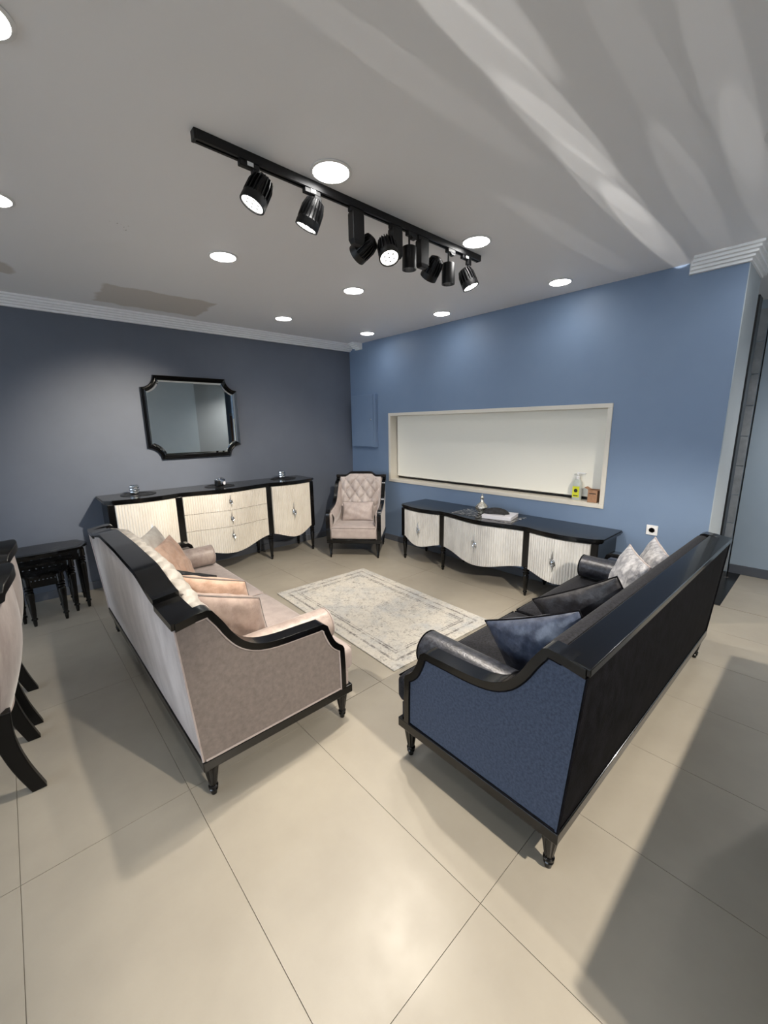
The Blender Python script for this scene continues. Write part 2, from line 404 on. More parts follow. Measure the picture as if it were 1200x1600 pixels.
    struct(MB().box(4.60, 4.80, -4.6, YS-.2, 0, ZC).build('wall_passage', 'wall_e', smooth=False))
    struct(MB().box(4.80, XF, -4.8, -4.6, 0, ZC).build('wall_passage_end', 'wall_e', smooth=False))
    d = struct(MB().box(XF-.03, XF, -3.75, -2.85, 0, 2.12).build('door_2', 'frame_w', smooth=False, bevel=.004))
    MB().box(XF-.036, XF-.028, -3.66, -2.94, .02, 2.03).build('door_leaf', 'card', d, smooth=False)
    # skirting
    struct(MB().box(XW, XE, YN-.014, YN, 0, .085).build('baseboard_north', 'base', smooth=False, bevel=.003))
    struct(MB().box(XE-.014, XE, YE, YN-.014, 0, .085).build('baseboard_east', 'base', smooth=False, bevel=.003))
    # stepped plaster crown: profile (projection, height under ceiling)
    H, Wd, n = .085, .16, 5
    prof = [(0, ZC)]
    for k in range(n):
        pz = ZC-k*H/n; px = Wd*(1-k/n)
        prof += [(px, pz), (px, pz-H/n)]
    prof += [(0, ZC-H)]
    def crown(name, x0, x1, y0, y1, side):
        mb = MB()
        if side == 'n': mb.prism([(YN-p, z) for p, z in prof], x0, x1, 'x')
        if side == 'e': mb.prism([(XE-p, z) for p, z in prof], y0, y1, 'y')
        return struct(mb.build(name, 'crown', smooth=False, bevel=.0015))
    crown('trim_2', XW, XE, 0, 0, 'n')
    crown('trim_3', 0, 0, YN-.30, YN-.165, 'e')
    # east wall end: mitred crown that turns the corner
    mb = MB(); P = [(YE+.30, 0), (YE, 0)]
    secs = []
    def ring(f): return [f(p, z) for p, z in prof]
    secs.append(ring(lambda p, z: (XE-p, YE+.30-p*.35+.05, z)))
    secs.append(ring(lambda p, z: (XE-p, YE-p*.55, z)))
    secs.append(ring(lambda p, z: (X2, YE-p*.55, z)))
    mb.sweep(secs)
    struct(mb.build('trim_4', 'crown', smooth=False, bevel=.0015))
    # shopfront on the west, outside the picture
    sf = struct(MB().box(XW-.02, XW, YS, YN, 0, .12).build('window_2', 'black_metal', smooth=False))
    n = 5
    for i in range(n+1):
        y = YS+.25+(YN-YS-.25)*i/n
        MB().box(XW-.05, XW+.03, y-.03, y+.03, .12, ZC).build('mullion', 'black_metal', sf, smooth=False)
        if i < n:
            MB().box(XW-.014, XW-.008, y+.03, y+(YN-YS-.25)/n-.03, .12, ZC).build('pane', 'glass', sf, smooth=False)
    pv = MB().box(-40, XW-.06, -25, 25, -.2, -.12).build('pavement', 'pave', smooth=False); struct(pv)
room()

def lamp(name, kind, loc, direction, power, color, parent=None, size=60, blend=.5, radius=.03):
    l = bpy.data.lights.new(name, kind); l.energy = power; l.color = color
    if kind == 'SPOT': l.spot_size = math.radians(size); l.spot_blend = blend; l.shadow_soft_size = radius
    o = bpy.data.objects.new(name, l); COL.objects.link(o)
    o.location = loc; o.rotation_euler = Vector(direction).to_track_quat('-Z', 'Y').to_euler()
    if parent: o.parent = parent
    return o
# added narrow spots outside the shopfront, standing in for sun glints on the ceiling
for (tx, ty, p, sy) in ((.85, .85, 1.0, 1.05), (1.55, .92, 1.0, 1.05), (2.15, .955, .7, 1.05), (2.65, .995, .55, .85), (3.20, .985, 1.0, .85), (1.25, 1.15, .25, 1.5),
                        (1.9, .62, .2, .5), (2.9, .70, .3, .5), (2.1, .45, .35, .3), (2.85, .46, .35, .3), (2.9, 1.34, .25, 1.6)):
    src = Vector((-6.2, sy, 2.815-.085*(tx+6.2))); tg = Vector((tx, ty, ZC))
    lamp('glint_streak_spot', 'SPOT', src, tg-src, P_GLINT*p*((tx+6.2)/7)**2, (1, .96, .90), size=1.0, blend=.25, radius=.006)

# ================================================================== ceiling lights
grid = [(.115, 1.815, 'round recessed ceiling light cut by the top left corner of the picture'),
        (1.31, 1.77, 'largest round recessed ceiling light, above the middle of the track'),
        (2.455, 1.77, 'round recessed ceiling light by the right end of the track'),
        (3.65, 1.77, 'round recessed ceiling light above the right part of the blue wall'),
        (.135, 3.07, 'round recessed ceiling light at the left edge, level with the track'),
        (1.31, 3.05, 'round recessed ceiling light between the ceiling patch and the track'),
        (2.455, 3.05, 'round recessed ceiling light just under the middle of the track lamps'),
        (3.65, 3.05, 'round recessed ceiling light above the left part of the blinded window'),
        (2.455, 4.28, 'round recessed ceiling light nearest the mirror wall crown'),
        (3.65, 4.28, 'smallest round recessed ceiling light, in the far corner of the room'),
        (2.555, .295, 'round recessed ceiling light cut by the right edge of the picture'),
        (1.31, .37, 'round recessed ceiling light above the near end of the navy sofa, out of the picture'),
        (.165, .37, 'round recessed ceiling light straight above the photographer, out of the picture'),
        (3.65, .37, 'round recessed ceiling light above the wall end, out of the picture'),
        (-1.0, 1.77, 'round recessed ceiling light over the dining chairs, out of the picture'),
        (-1.0, 3.05, 'round recessed ceiling light over the far dining chair, out of the picture'),
        (5.1, -.9, 'round ceiling light added in the passage to brighten the far wall, out of the picture')]
def make_downlight():
    t = thing('ceiling_light', '', 'ceiling light')
    MB().lathe([(.082, .0), (.097, -.001), (.098, -.005), (.084, -.007), (.082, -.004)], 32).build('trim_ring', 'white_plastic', t)
    MB().lathe([(.001, -.003), (.083, -.003), (.080, -.008), (.06, -.011), (.03, -.0125), (.001, -.013)], 32).build('diffuser', 'lamp', t)
    lamp('downlight', 'SPOT', (0, 0, -.018), (0, 0, -1), P_DOWN, COOL, t, size=150, blend=.9, radius=.07)
    return t
dl = make_downlight()
for i, (x, y, lb) in enumerate(grid):
    o = dl if i == 0 else copy_tree(dl)
    o.location = (x, y, ZC); o['label'] = lb; o['group'] = 'recessed ceiling lights'
    if x > 5:                                             # unseen passage lamp, added and boosted to brighten the far wall
        for c in o.children:
            if c.type == 'LIGHT': c.data = c.data.copy(); c.data.energy = P_DOWN*38

# ================================================================== track and spotlights
def rot_to(d):
    return Vector(d).to_track_quat('-Z', 'Y').to_matrix().to_4x4()
def make_track(label, x0, x1, y):
    t = thing('lighting_track', label, 'lighting track', ((x0+x1)/2, y, ZC))
    h = (x1-x0)/2
    b = MB()
    b.prism([(-.018, 0), (-.018, -.036), (-.006, -.036), (-.006, -.022), (.006, -.022), (.006, -.036), (.018, -.036), (.018, 0)], -h, h, 'x')
    b.build('rail', 'black_metal', t, smooth=False)
    for s in (-1, 1):
        MB().box(min(s*h, s*(h+.012)), max(s*h, s*(h+.012)), -.019, .019, -.038, 0).build('end_cap', 'black_metal', t, smooth=False, bevel=.002)
def head_mesh(t, c, d, lit, r=.057, L=.125):
    m = Matrix.Translation(c) @ rot_to(d)
    body = MB().lathe([(.001, L*.62), (r*.40, L*.56), (r*.58, L*.44), (r*.70, L*.2), (r*.80, -L*.12), (r*.97, -L*.2), (r*1.0, -L*.36), (r*1.0, -L*.5), (r*.86, -L*.5), (r*.82, -L*.42), (.001, -L*.42)], 28)
    body.xf(m).build('head', 'black_metal', t)
    fins = MB()
    for k in range(18):
        a = 2*PI*k/18
        q = MB().add([(r*.30, -.0022, L*.58), (r*.78, -.0022, L*.48), (r*.97, -.0022, L*.20), (r*1.0, -.0022, -L*.24), (r*.6, -.0022, -L*.24),
                      (r*.30, .0022, L*.58), (r*.78, .0022, L*.48), (r*.97, .0022, L*.20), (r*1.0, .0022, -L*.24), (r*.6, .0022, -L*.24)],
                     [(4, 3, 2, 1, 0), (5, 6, 7, 8, 9), (0, 1, 6, 5), (1, 2, 7, 6), (2, 3, 8, 7), (3, 4, 9, 8), (4, 0, 5, 9)])
        q.xf(Matrix.Rotation(a, 4, 'Z')); fins.add(q.v, q.f)
    fins.xf(m).build('cooling_fins', 'black_metal', t, smooth=False)
    ln = MB().lathe([(.001, -L*.455), (r*.84, -L*.455), (r*.84, -L*.445), (.001, -L*.445)], 28).xf(m).build('lens', 'lens' if lit else 'lens_off', t)
    dots = MB()
    for k in range(7):
        a = 2*PI*k/6; rr = 0 if k == 6 else r*.48
        dots.lathe([(.001, -L*.462), (r*.12, -L*.462), (r*.12, -L*.45), (.001, -L*.45)], 8, (rr*math.cos(a), rr*math.sin(a), 0))
    dots.xf(m).build('led_cells', 'lens_off', ln)
    return Vector(c)+Vector(d).normalized()*(L*.52)
def spot_head(label, mx, c, target, power, kind, y=1.9, size=62, color=WARM, z0=ZC, lit=None, blend=.55):
    """kind 'clip': slim adapter; 'box': tall driver box beside the head"""
    t = thing('track_spotlight', label, 'spotlight', (mx, y, z0-.036), group='spotlights on the ceiling track')
    c = Vector(c); tg = Vector(target); d = (tg-c).normalized(); lc = c-Vector((mx, y, z0-.036))
    MB().box(-.045, .045, -.013, .013, -.022, .006).build('adapter', 'black_metal', t, smooth=False, bevel=.003)
    if kind == 'clip':
        MB().box(-.012, .016, -.0145, -.012, -.016, .002).build('adapter_label', 'white_plastic', t, smooth=False)
        MB().box(.012, .05, -.012, .012, -.05, -.018).build('bracket', 'black_metal', t, smooth=False, bevel=.003)
        p = [(.03, 0, -.04), tuple((Vector((.03, 0, -.04))+lc)/2+Vector((.01, 0, .01))), tuple(lc)]
        MB().tube(p, .011, 8).build('arm', 'black_metal', t)
    else:
        bx = [(-.038, -.024), (.038, -.024), (.038, .024), (-.038, .024)]
        MB().sweep([[(x*.9, yy, -.018) for x, yy in bx], [(x, yy, -.03) for x, yy in bx], [(x, yy, -.15) for x, yy in bx], [(x*.7, yy*.8, -.172) for x, yy in bx]]).build('driver_box', 'black_metal', t, smooth=False, bevel=.004)
        MB().tube([(0, 0, -.12), tuple(lc)], .014, 8).build('arm', 'black_metal', t)
    tip = head_mesh(t, lc, d, bool(power) if lit is None else lit)
    if power:
        lamp('spot_beam', 'SPOT', tip, d, power, color, t, size=size, blend=blend, radius=.03)
    return t
def cylinder_spot(label, mx, zc, y=1.9):
    t = thing('cylinder_spotlight', label, 'spotlight', (mx, y, ZC-.036), group='spotlights on the ceiling track')
    MB().box(-.02, .055, -.015, .015, -.022, .006).build('adapter', 'black_metal', t, smooth=False, bevel=.004)
    MB().prism([(.005, -.02), (.055, -.02), (.05, -.032), (.02, -.032)], -.014, .014, 'y').build('driver', 'black_metal', t, smooth=False)
    MB().tube([(0, 0, -.02), (0, 0, -.075)], .006, 8).build('stem', 'black_metal', t)
    h = .125; z = zc-(ZC-.036)
    MB().lathe([(.001, z+h/2), (.040, z+h/2), (.043, z+h/2-.006), (.043, z-h/2), (.038, z-h/2), (.031, z-h/2+.055), (.001, z-h/2+.055)], 28).build('cylinder', 'black_metal', t)
    MB().lathe([(.001, z-h/2+.054), (.029, z-h/2+.054), (.029, z-h/2+.051), (.001, z-h/2+.051)], 20).build('lens', 'lens', t)
    lamp('spot_beam', 'SPOT', (0, 0, z-h/2+.004), (0, 0, -1), P_SPOT*.34, WARM, t, size=80, blend=.7, radius=.03)
make_track('long black lighting track fixed to the grey ceiling', .745, 2.66, 1.9)
spot_head('black finned spotlight with glowing lens, first from the left end of the track', .965, (.995, 1.89, 2.675), (-.25, 2.25, .2), P_SPOT*.85, 'clip', size=80)
spot_head('black finned spotlight tilted left, second from the left end of the track', 1.285, (1.275, 1.90, 2.67), (.62, 2.75, .45), P_SPOT*.33, 'clip', size=62)
spot_head('black finned spotlight turned away to the wall, beside the leftmost tall driver box', 1.56, (1.66, 1.955, 2.635), (.98, 5.1, 1.22), P_WALL*2.3, 'box', size=44, blend=1.0, lit=False)
spot_head('black spotlight whose round lit lens points at the camera, middle of the track', 1.85, (1.735, 1.845, 2.615), (1.18, .55, 0), P_SPOT*1.08, 'box', size=66)
cylinder_spot('black cylinder spotlight hanging straight down, left one of the two cylinders', 1.965, 2.637)
spot_head('black finned spotlight turned away to the wall, between the two cylinder spotlights', 2.08, (2.225, 1.94, 2.65), (2.55, 4.3, .45), P_WALL*1.1, 'box', size=76, blend=.8, lit=False)
cylinder_spot('black cylinder spotlight hanging straight down, right one of the two cylinders', 2.335, 2.63)
spot_head('black finned spotlight turned right, last at the right end of the track', 2.52, (2.535, 1.89, 2.64), (3.05, 1.0, .2), P_SPOT*.7, 'clip', size=70)
# the shop's second track, behind the photographer
make_track('second black lighting track on the ceiling behind the photographer, out of the picture', .5, 2.6, -1.2)
spot_head('black finned spotlight on the track behind the photographer, out of the picture', 1.2, (1.22, -1.21, 2.66), (2.1, .5, 0), P_BACK, 'clip', y=-1.2, size=85, blend=.35)

# ================================================================== sofas
def offset_poly(P, d):
    Q = []
    for i in range(len(P)):
        a = Vector(P[max(i-1, 0)]); b = Vector(P[min(i+1, len(P)-1)]); t = (b-a).normalized()
        n = Vector((t.y, -t.x)); Q.append((P[i][0]+n.x*d, P[i][1]+n.y*d))
    return Q
def smooth_path(P, n=4):
    out = []
    for i in range(len(P)-1):
        p0, p1, p2, p3 = (Vector(P[max(i-1, 0)]), Vector(P[i]), Vector(P[i+1]), Vector(P[min(i+2, len(P)-1)]))
        for k in range(n):
            t = k/n
            out.append(tuple(.5*((2*p1)+(-p0+p2)*t+(2*p0-5*p1+4*p2-p3)*t*t+(-p0+3*p1-3*p2+p3)*t**3)))
    out.append(tuple(P[-1])); return out
def fluted_leg(h, r0=.034, r1=.016):
    k = h/.17
    return MB().lathe([(r0*.9, h), (r0, h-.012*k), (r0*.98, h-.016*k), (r1*1.05, .05*k), (r1*1.35, .046*k), (r1*1.35, .038*k), (r1*1.0, .034*k), (r1*1.25, .028*k), (r1*1.2, .022*k), (r1*.95, .018*k), (r1*.8, 0)], 24, flute=.16, fz=(.052*k, h-.015*k))
def sofa(name, label, loc, rz, L, mats, ztop, channels):
    """local: x along the length, y = 0 at the rear foot of the back, front towards +y"""
    S = thing(name, label, 'sofa', loc, rz)
    h = L/2
    low = [(.095, .905), (.135, .845), (.175, .775), (.225, .715), (.295, .675), (.39, .657), (.52, .651), (.645, .646)]
    P = [(-.052, .893), (.02, .908), (.075, .914)] + smooth_path(low, 3) + smooth_path([(.672, .625), (.69, .575), (.72, .515), (.765, .475)], 3) + [(.775, .455), (.778, .35), (.778, .212)]
    Q = offset_poly(P, .034); Q[0] = (-.053, .858); Q[-1] = (.745, .212)
    for s in (-1, 1):
        xo, xi = s*h, s*(h-.10)
        panel = MB().prism([(-.003, .212)]+[(-.053, .865)]+Q[1:], min(xo, xi), max(xo, xi), 'x').build('arm_panel', mats['side'], S, smooth=False)
        MB().strip(P, Q, min(s*(h+.006), s*(h-.072)), max(s*(h+.006), s*(h-.072)), 'x').build('arm_rail', 'black', S, bevel=.004)
        MB().tube([(s*(h+.002), y, z) for y, z in Q[1:]]+[(s*(h+.002), .745, .218), (s*(h+.002), .004, .218)], .005, 6).build('piping', mats['pipe'], panel)
    # back: rear cloth, rail, inner upholstery
    nx = 60
    def yb(z): return -.052*(z-.212)/.68
    bk = MB()
    def rear(u, v):
        x = -h+L*u; zt = ztop(x)-.03; z = .212+(zt-.212)*v
        b = .012*math.sin(PI*v)*min(1, 12*min(u, 1-u))
        return (x, yb(z)-.004-b, z)
    bk.grid(rear, nx, 10)
    bk.grid(lambda u, v: (-h+L*u, yb(.212+(ztop(-h+L*u)-.242)*v)+.07+(.10*(1-v)), .212+(ztop(-h+L*u)-.242)*v), nx, 4)
    bo = bk.build('back_panel', mats['back'], S)
    for s in (-1, 1):
        MB().tube([(s*(h-.004), yb(z)-.006, z) for z in (.215, .4, .6, .86)], .0055, 6).build('piping', mats['pipe'], bo)
    xs = sorted(set([-h+L*i/90 for i in range(91)]+[k for k in (ztop.steps if hasattr(ztop, 'steps') else [])]))
    secs = []
    for x in xs:
        z = ztop(x)
        secs.append([(x, -.066, z-.040), (x, .045, z-.034), (x, .045, z), (x, -.066, z-.012)])
    MB().sweep(secs).build('back_rail', 'black', S, ang=28, bevel=.003)
    hi = h-.076
    def inner(u, v):
        x = -hi+2*hi*u; zt = ztop(x)
        pr = [(.040, zt-.06), (.044, zt-.034), (.058, zt-.014), (.082, zt-.008), (.106, zt-.014), (.125, zt-.036), (.14, zt-.08), (.175, .66), (.225, .42)]
        q = v*(len(pr)-1); i = min(int(q), len(pr)-2); f = q-i
        y = pr[i][0]*(1-f)+pr[i+1][0]*f; z = pr[i][1]*(1-f)+pr[i+1][1]*f
        if channels:
            w = 2*hi/channels; c = abs(math.sin(PI*(x+hi)/w))**.55
            k = .030*(c-1)*min(1, v*2.5); y += k; z += k*.6*(1 if v < .7 else 0)
        return (x, y, z)
    MB().grid(inner, (channels*10 if channels else 40), 28).add([inner(0, v/28) for v in range(29)]+[(-hi, .02, .42)], [tuple(range(30))]).add([inner(1, v/28) for v in range(29)]+[(hi, .02, .42)], [tuple(range(30))]).build('back_cushion', mats['inner'], S, ang=80)
    # base and seat
    ap = MB().prism([(-h-.006, -.012), (h+.006, -.012), (h+.006, .82), (-h-.006, .82)], .165, .214).build('apron', 'black', S, smooth=False, bevel=.004)
    MB().box(-h+.10, h-.10, .10, .79, .214, .30).build('seat_deck', mats['seat'], S, smooth=False, bevel=.012)
    for s in (-1, 1):
        x0, x1 = sorted((s*.003, s*(h-.008)))
        cz0, cz1 = .292, .435
        bxm = rbox(x0, x1, .20, .85, cz0, cz1, .035, 11, .016)
        c = bxm.build('seat_cushion', mats['seat'], S)
        zt = cz1-.012
        MB().tube([(x0+.02, .842, zt), (x1-.02, .842, zt)], .005, 6).build('piping', mats['pipe'], c)
        MB().tube([(s*.006, .24, zt+.008), (s*.006, .81, zt+.006), (s*.012, .836, zt)], .005, 6).build('piping', mats['pipe'], c)
    MB().box(-h+.012, -h+.104, .78, .805, .214, .30).build('seat_front', mats['seat'], S, smooth=False)
    MB().box(h-.104, h-.012, .78, .805, .214, .30).build('seat_front', mats['seat'], S, smooth=False)
    for sx in (-1, 1):
        for y in (.032, .772):
            lg = fluted_leg(.166); lg.v = [(x+sx*(h-.038), yy+y, z) for x, yy, z in lg.v]; lg.build('leg', 'black', S, ang=25)
    return S
def camel(x):
    a = abs(x)
    if a > .84: return .905
    t = (a-.45)/(.84-.45)
    if t < 0: return 0.99-.008*(a/.45)
    t = t*t*(3-2*t); return .982*(1-t)+.93*t
camel.steps = [.8395, .8405, -.8395, -.8405]
def straight(x): return .908
beige = sofa('beige_sofa', 'taupe velvet three seat sofa with stepped black back rail and ivory channelled back', (.445, 2.787, 0), -PI/2, 2.20,
             dict(side='velvet', back='velvet_back', seat='seat', inner='channel', pipe='seat'), camel, 17)
navy = sofa('navy_sofa', 'navy and charcoal velvet sofa with a straight black back rail', (2.355, .466, 0), math.radians(-1.1), 2.20,
            dict(side='navy_side', back='navy_back', seat='navy_seat', inner='navy_seat', pipe='navy_back'), straight, 0)
# unseen shorter sofa, added and sized to throw the long floor shadow at right
twin = sofa('shadow_sofa', 'unseen short dark sofa added behind the navy sofa to cast the floor shadow, out of the picture', (1.95, -.27, 0), PI, 1.72,
            dict(side='navy_side', back='navy_back', seat='navy_seat', inner='navy_seat', pipe='navy_back'), straight, 0)

def bolster(label, S, x, y0, y1, z, r, mt, pipe):
    c = Matrix.Translation(S.location) @ Matrix.Rotation(S.rotation_euler.z, 4, 'Z') @ Vector((x, (y0+y1)/2, z))
    t = thing('bolster', label, 'bolster', c, S.rotation_euler.z, 'sofa bolsters')
    L = (y1-y0)/2
    prof = [(.002, -L-.004), (r*.5, -L-.004), (r*.88, -L), (r, -L+.012), (r*1.0, 0), (r, L-.012), (r*.88, L), (r*.5, L+.004), (.002, L+.004)]
    b = MB().lathe(prof, 28).xf(Matrix.Rotation(-PI/2, 4, 'X')); b.build('cover', mt, t)
    for s in (-1, 1):
        MB().tube([(r*.97*math.cos(a), s*(L-.004), r*.97*math.sin(a)) for a in [2*PI*k/28 for k in range(28)]], .0045, 6, closed=True).build('piping', pipe, t)
        MB().lathe([(.002, 0), (.012, .0), (.010, .006), (.002, .008)], 12).xf(Matrix.Translation((0, s*(L+.003), 0)) @ Matrix.Rotation(-s*PI/2, 4, 'X')).build('button', pipe, t)
    return t
bolster('rose satin bolster on the near arm of the taupe sofa', beige, 1.10-.190, .30, .79, .535, .088, 'satin_pink', 'seat')
bolster('rose satin bolster on the far arm of the taupe sofa', beige, -1.10+.190, .30, .80, .535, .088, 'satin_pink', 'seat')
bolster('graphite satin bolster on the near arm of the navy sofa', navy, -1.10+.190, .30, .80, .535, .088, 'satin_dark', 'navy_back')
bolster('graphite satin bolster on the far arm of the navy sofa', navy, 1.10-.190, .30, .80, .535, .088, 'satin_dark', 'navy_back')

def pillow(label, c, u, v, w_, h_, t_, mt, pipe=None, seed=0, pleat=0, group=None, name='throw_pillow', pinch=.07):
    u = Vector(u).normalized(); v = Vector(v).normalized(); n = u.cross(v).normalized(); cc = Vector(c)
    T = bpy.data.objects.new(name, None); COL.objects.link(T); tag(T, label, 'pillow', group); T.empty_display_size = .1
    T.location = c
    def place(mb):
        mb.v = [tuple(u*p[0]+v*p[1]+n*p[2]) for p in mb.v]; return mb
    rnd = random.Random(seed); ph = [rnd.uniform(0, 6.28) for _ in range(6)]
    def outline(a, b): return (w_/2*a*(1-pinch*(1-b*b)), h_/2*b*(1-pinch*(1-a*a)))
    def surf(s):
        def f(p, q):
            a, b = p*2-1, q*2-1
            a = math.sin(a*PI/2); b = math.sin(b*PI/2)
            x, y = outline(a, b); e = max(0, (1-a*a)*(1-b*b))
            z = t_/2*e**.42
            wr = .010*math.sin(7*a+3*b+ph[0])*math.sin(5*b-2*a+ph[1])+.006*math.sin(14*a-6*b+ph[2])
            z += wr*e**.5
            if pleat: z += .010*math.sin(pleat*a*PI)*e**.4
            return (x, y, s*z)
        return f
    m = place(MB().grid(surf(1), 26, 26).grid(surf(-1), 26, 26)); m.build('cover', mt, T, ang=100)
    if pipe:
        ed = []
        for k in range(4):
            for i in range(14):
                q = i/14*2-1
                a, b = ((q, -1), (1, q), (-q, 1), (-1, -q))[k]
                x, y = outline(a, b); ed.append((x, y, 0))
        place(MB().tube(ed, .0055, 6, closed=True)).build('piping', pipe, T)
    return T
GB, GN = 'throw pillows on the taupe sofa', 'throw pillows on the navy sofa'
U1, V1 = (.33, 0, -.118), (-.115, -.15, .325)
pillow('rosy taupe pillow standing against the near arm of the taupe sofa', (.748, 2.035, .665), U1, V1, .40, .41, .16, 'taupe_pillow', 'velvet', 1, group=GB, pinch=.035)
pillow('peach velvet pillow standing just behind the rosy taupe pillow', (.826, 2.425, .632), U1, V1, .43, .40, .15, 'peach', 'velvet', 2, group=GB, pinch=.035)
pillow('dark printed satin pillow, only its corner showing behind the peach pillow', (.82, 2.80, .59), (.33, .06, -.15), V1, .40, .36, .11, 'dark_print', None, 3, group=GB)
pillow('peach pillow at the far arm of the taupe sofa', (.835, 3.32, .635), (.2, .30, .02), (-.14, .05, .345), .37, .40, .13, 'peach', None, 4, group=GB, pinch=.04)
pillow('pleated ivory satin pillow behind the far peach pillow on the taupe sofa', (.755, 3.45, .675), (.2, .30, .03), (-.13, .05, .345), .43, .42, .11, 'ivory_pillow', None, 5, pleat=9, group=GB, pinch=.04)
pillow('navy satin pillow standing at the near arm of the navy sofa', (1.715, .775, .605), (0.06, -.90, .40), (-.2, .40, .88), .48, .40, .17, 'navy_pillow', 'navy_back', 6, group=GN, pinch=.05)
pillow('black velvet pillow in the middle of the navy sofa', (2.27, .80, .585), (.08, -.86, .50), (-.22, .48, .84), .50, .38, .14, 'black_pillow', 'navy_back', 7, group=GN, pinch=.05)
pillow('silver grey velvet pillow nearer to the middle of the navy sofa', (2.84, .80, .65), (.30, .20, .03), (.02, -.10, .32), .38, .38, .14, 'silver_pillow', 'seat', 8, group=GN, pinch=.06)
pillow('silver grey velvet pillow in the far corner of the navy sofa', (3.10, .735, .655), (.30, .17, .045), (.02, -.10, .32), .38, .38, .14, 'silver_pillow', 'seat', 9, group=GN, pinch=.06)

# ================================================================== rug
rg = MB().box(-.55, .55, -.895, .895, .001, .011).build('rug', 'rug', None, smooth=False, bevel=.004)
rg.location = (2.325, 2.705, 0); rg.rotation_euler = (0, 0, math.radians(-2.3))
tag(rg, 'faded cream and grey vintage rug with a double border on the floor', 'rug')

# ================================================================== serpentine cabinets
def cab_handle(par, x, y, z, k=1.0):
    g = MB()
    ring = [(x+.013*k*math.cos(a), y-.012, z+.018*k*math.sin(a)) for a in [2*PI*i/16 for i in range(16)]]
    g.tube(ring, .0045*k, 6, closed=True)
    g.tube([(x+.016*k*math.sin(i/10*5), y-.012-.006*math.cos(i/10*5), z-.026*k+.052*k*i/10) for i in range(11)], .0035*k, 6)
    g.tube([(x-.002, y-.010, z+.015*k), (x-.004*k, y-.012, z+.04*k), (x, y-.010, z+.075*k)], .004*k, 6, taper=[.0045*k, .0035*k, .001])
    g.tube([(x, y-.010, z-.015*k), (x+.003*k, y-.012, z-.035*k), (x, y-.010, z-.06*k)], .004*k, 6, taper=[.0045*k, .003*k, .001])
    g.lathe([(.001, -.010*k), (.008*k, -.006*k), (.010*k, 0), (.008*k, .006*k), (.001, .010*k)], 12, (x, y-.014, z))
    g.tube([(x, y+.004, z), (x, y-.014, z)], .006*k, 8)
    g.build('handle', 'steel', par)
def turned_leg(h):
    p = [(.024, h), (.026, h-.012), (.019, h-.02), (.019, h-.03), (.026, h-.036), (.026, h-.044), (.018, h-.05), (.018, h-.058), (.025, h-.064), (.025, h-.072), (.019, h-.08),
         (.023, h-.10), (.014, .055), (.011, .05), (.017, .044), (.017, .036), (.012, .032), (.013, .02), (.009, 0)]
    return MB().lathe([(r*1.22, z) for r, z in p], 16)
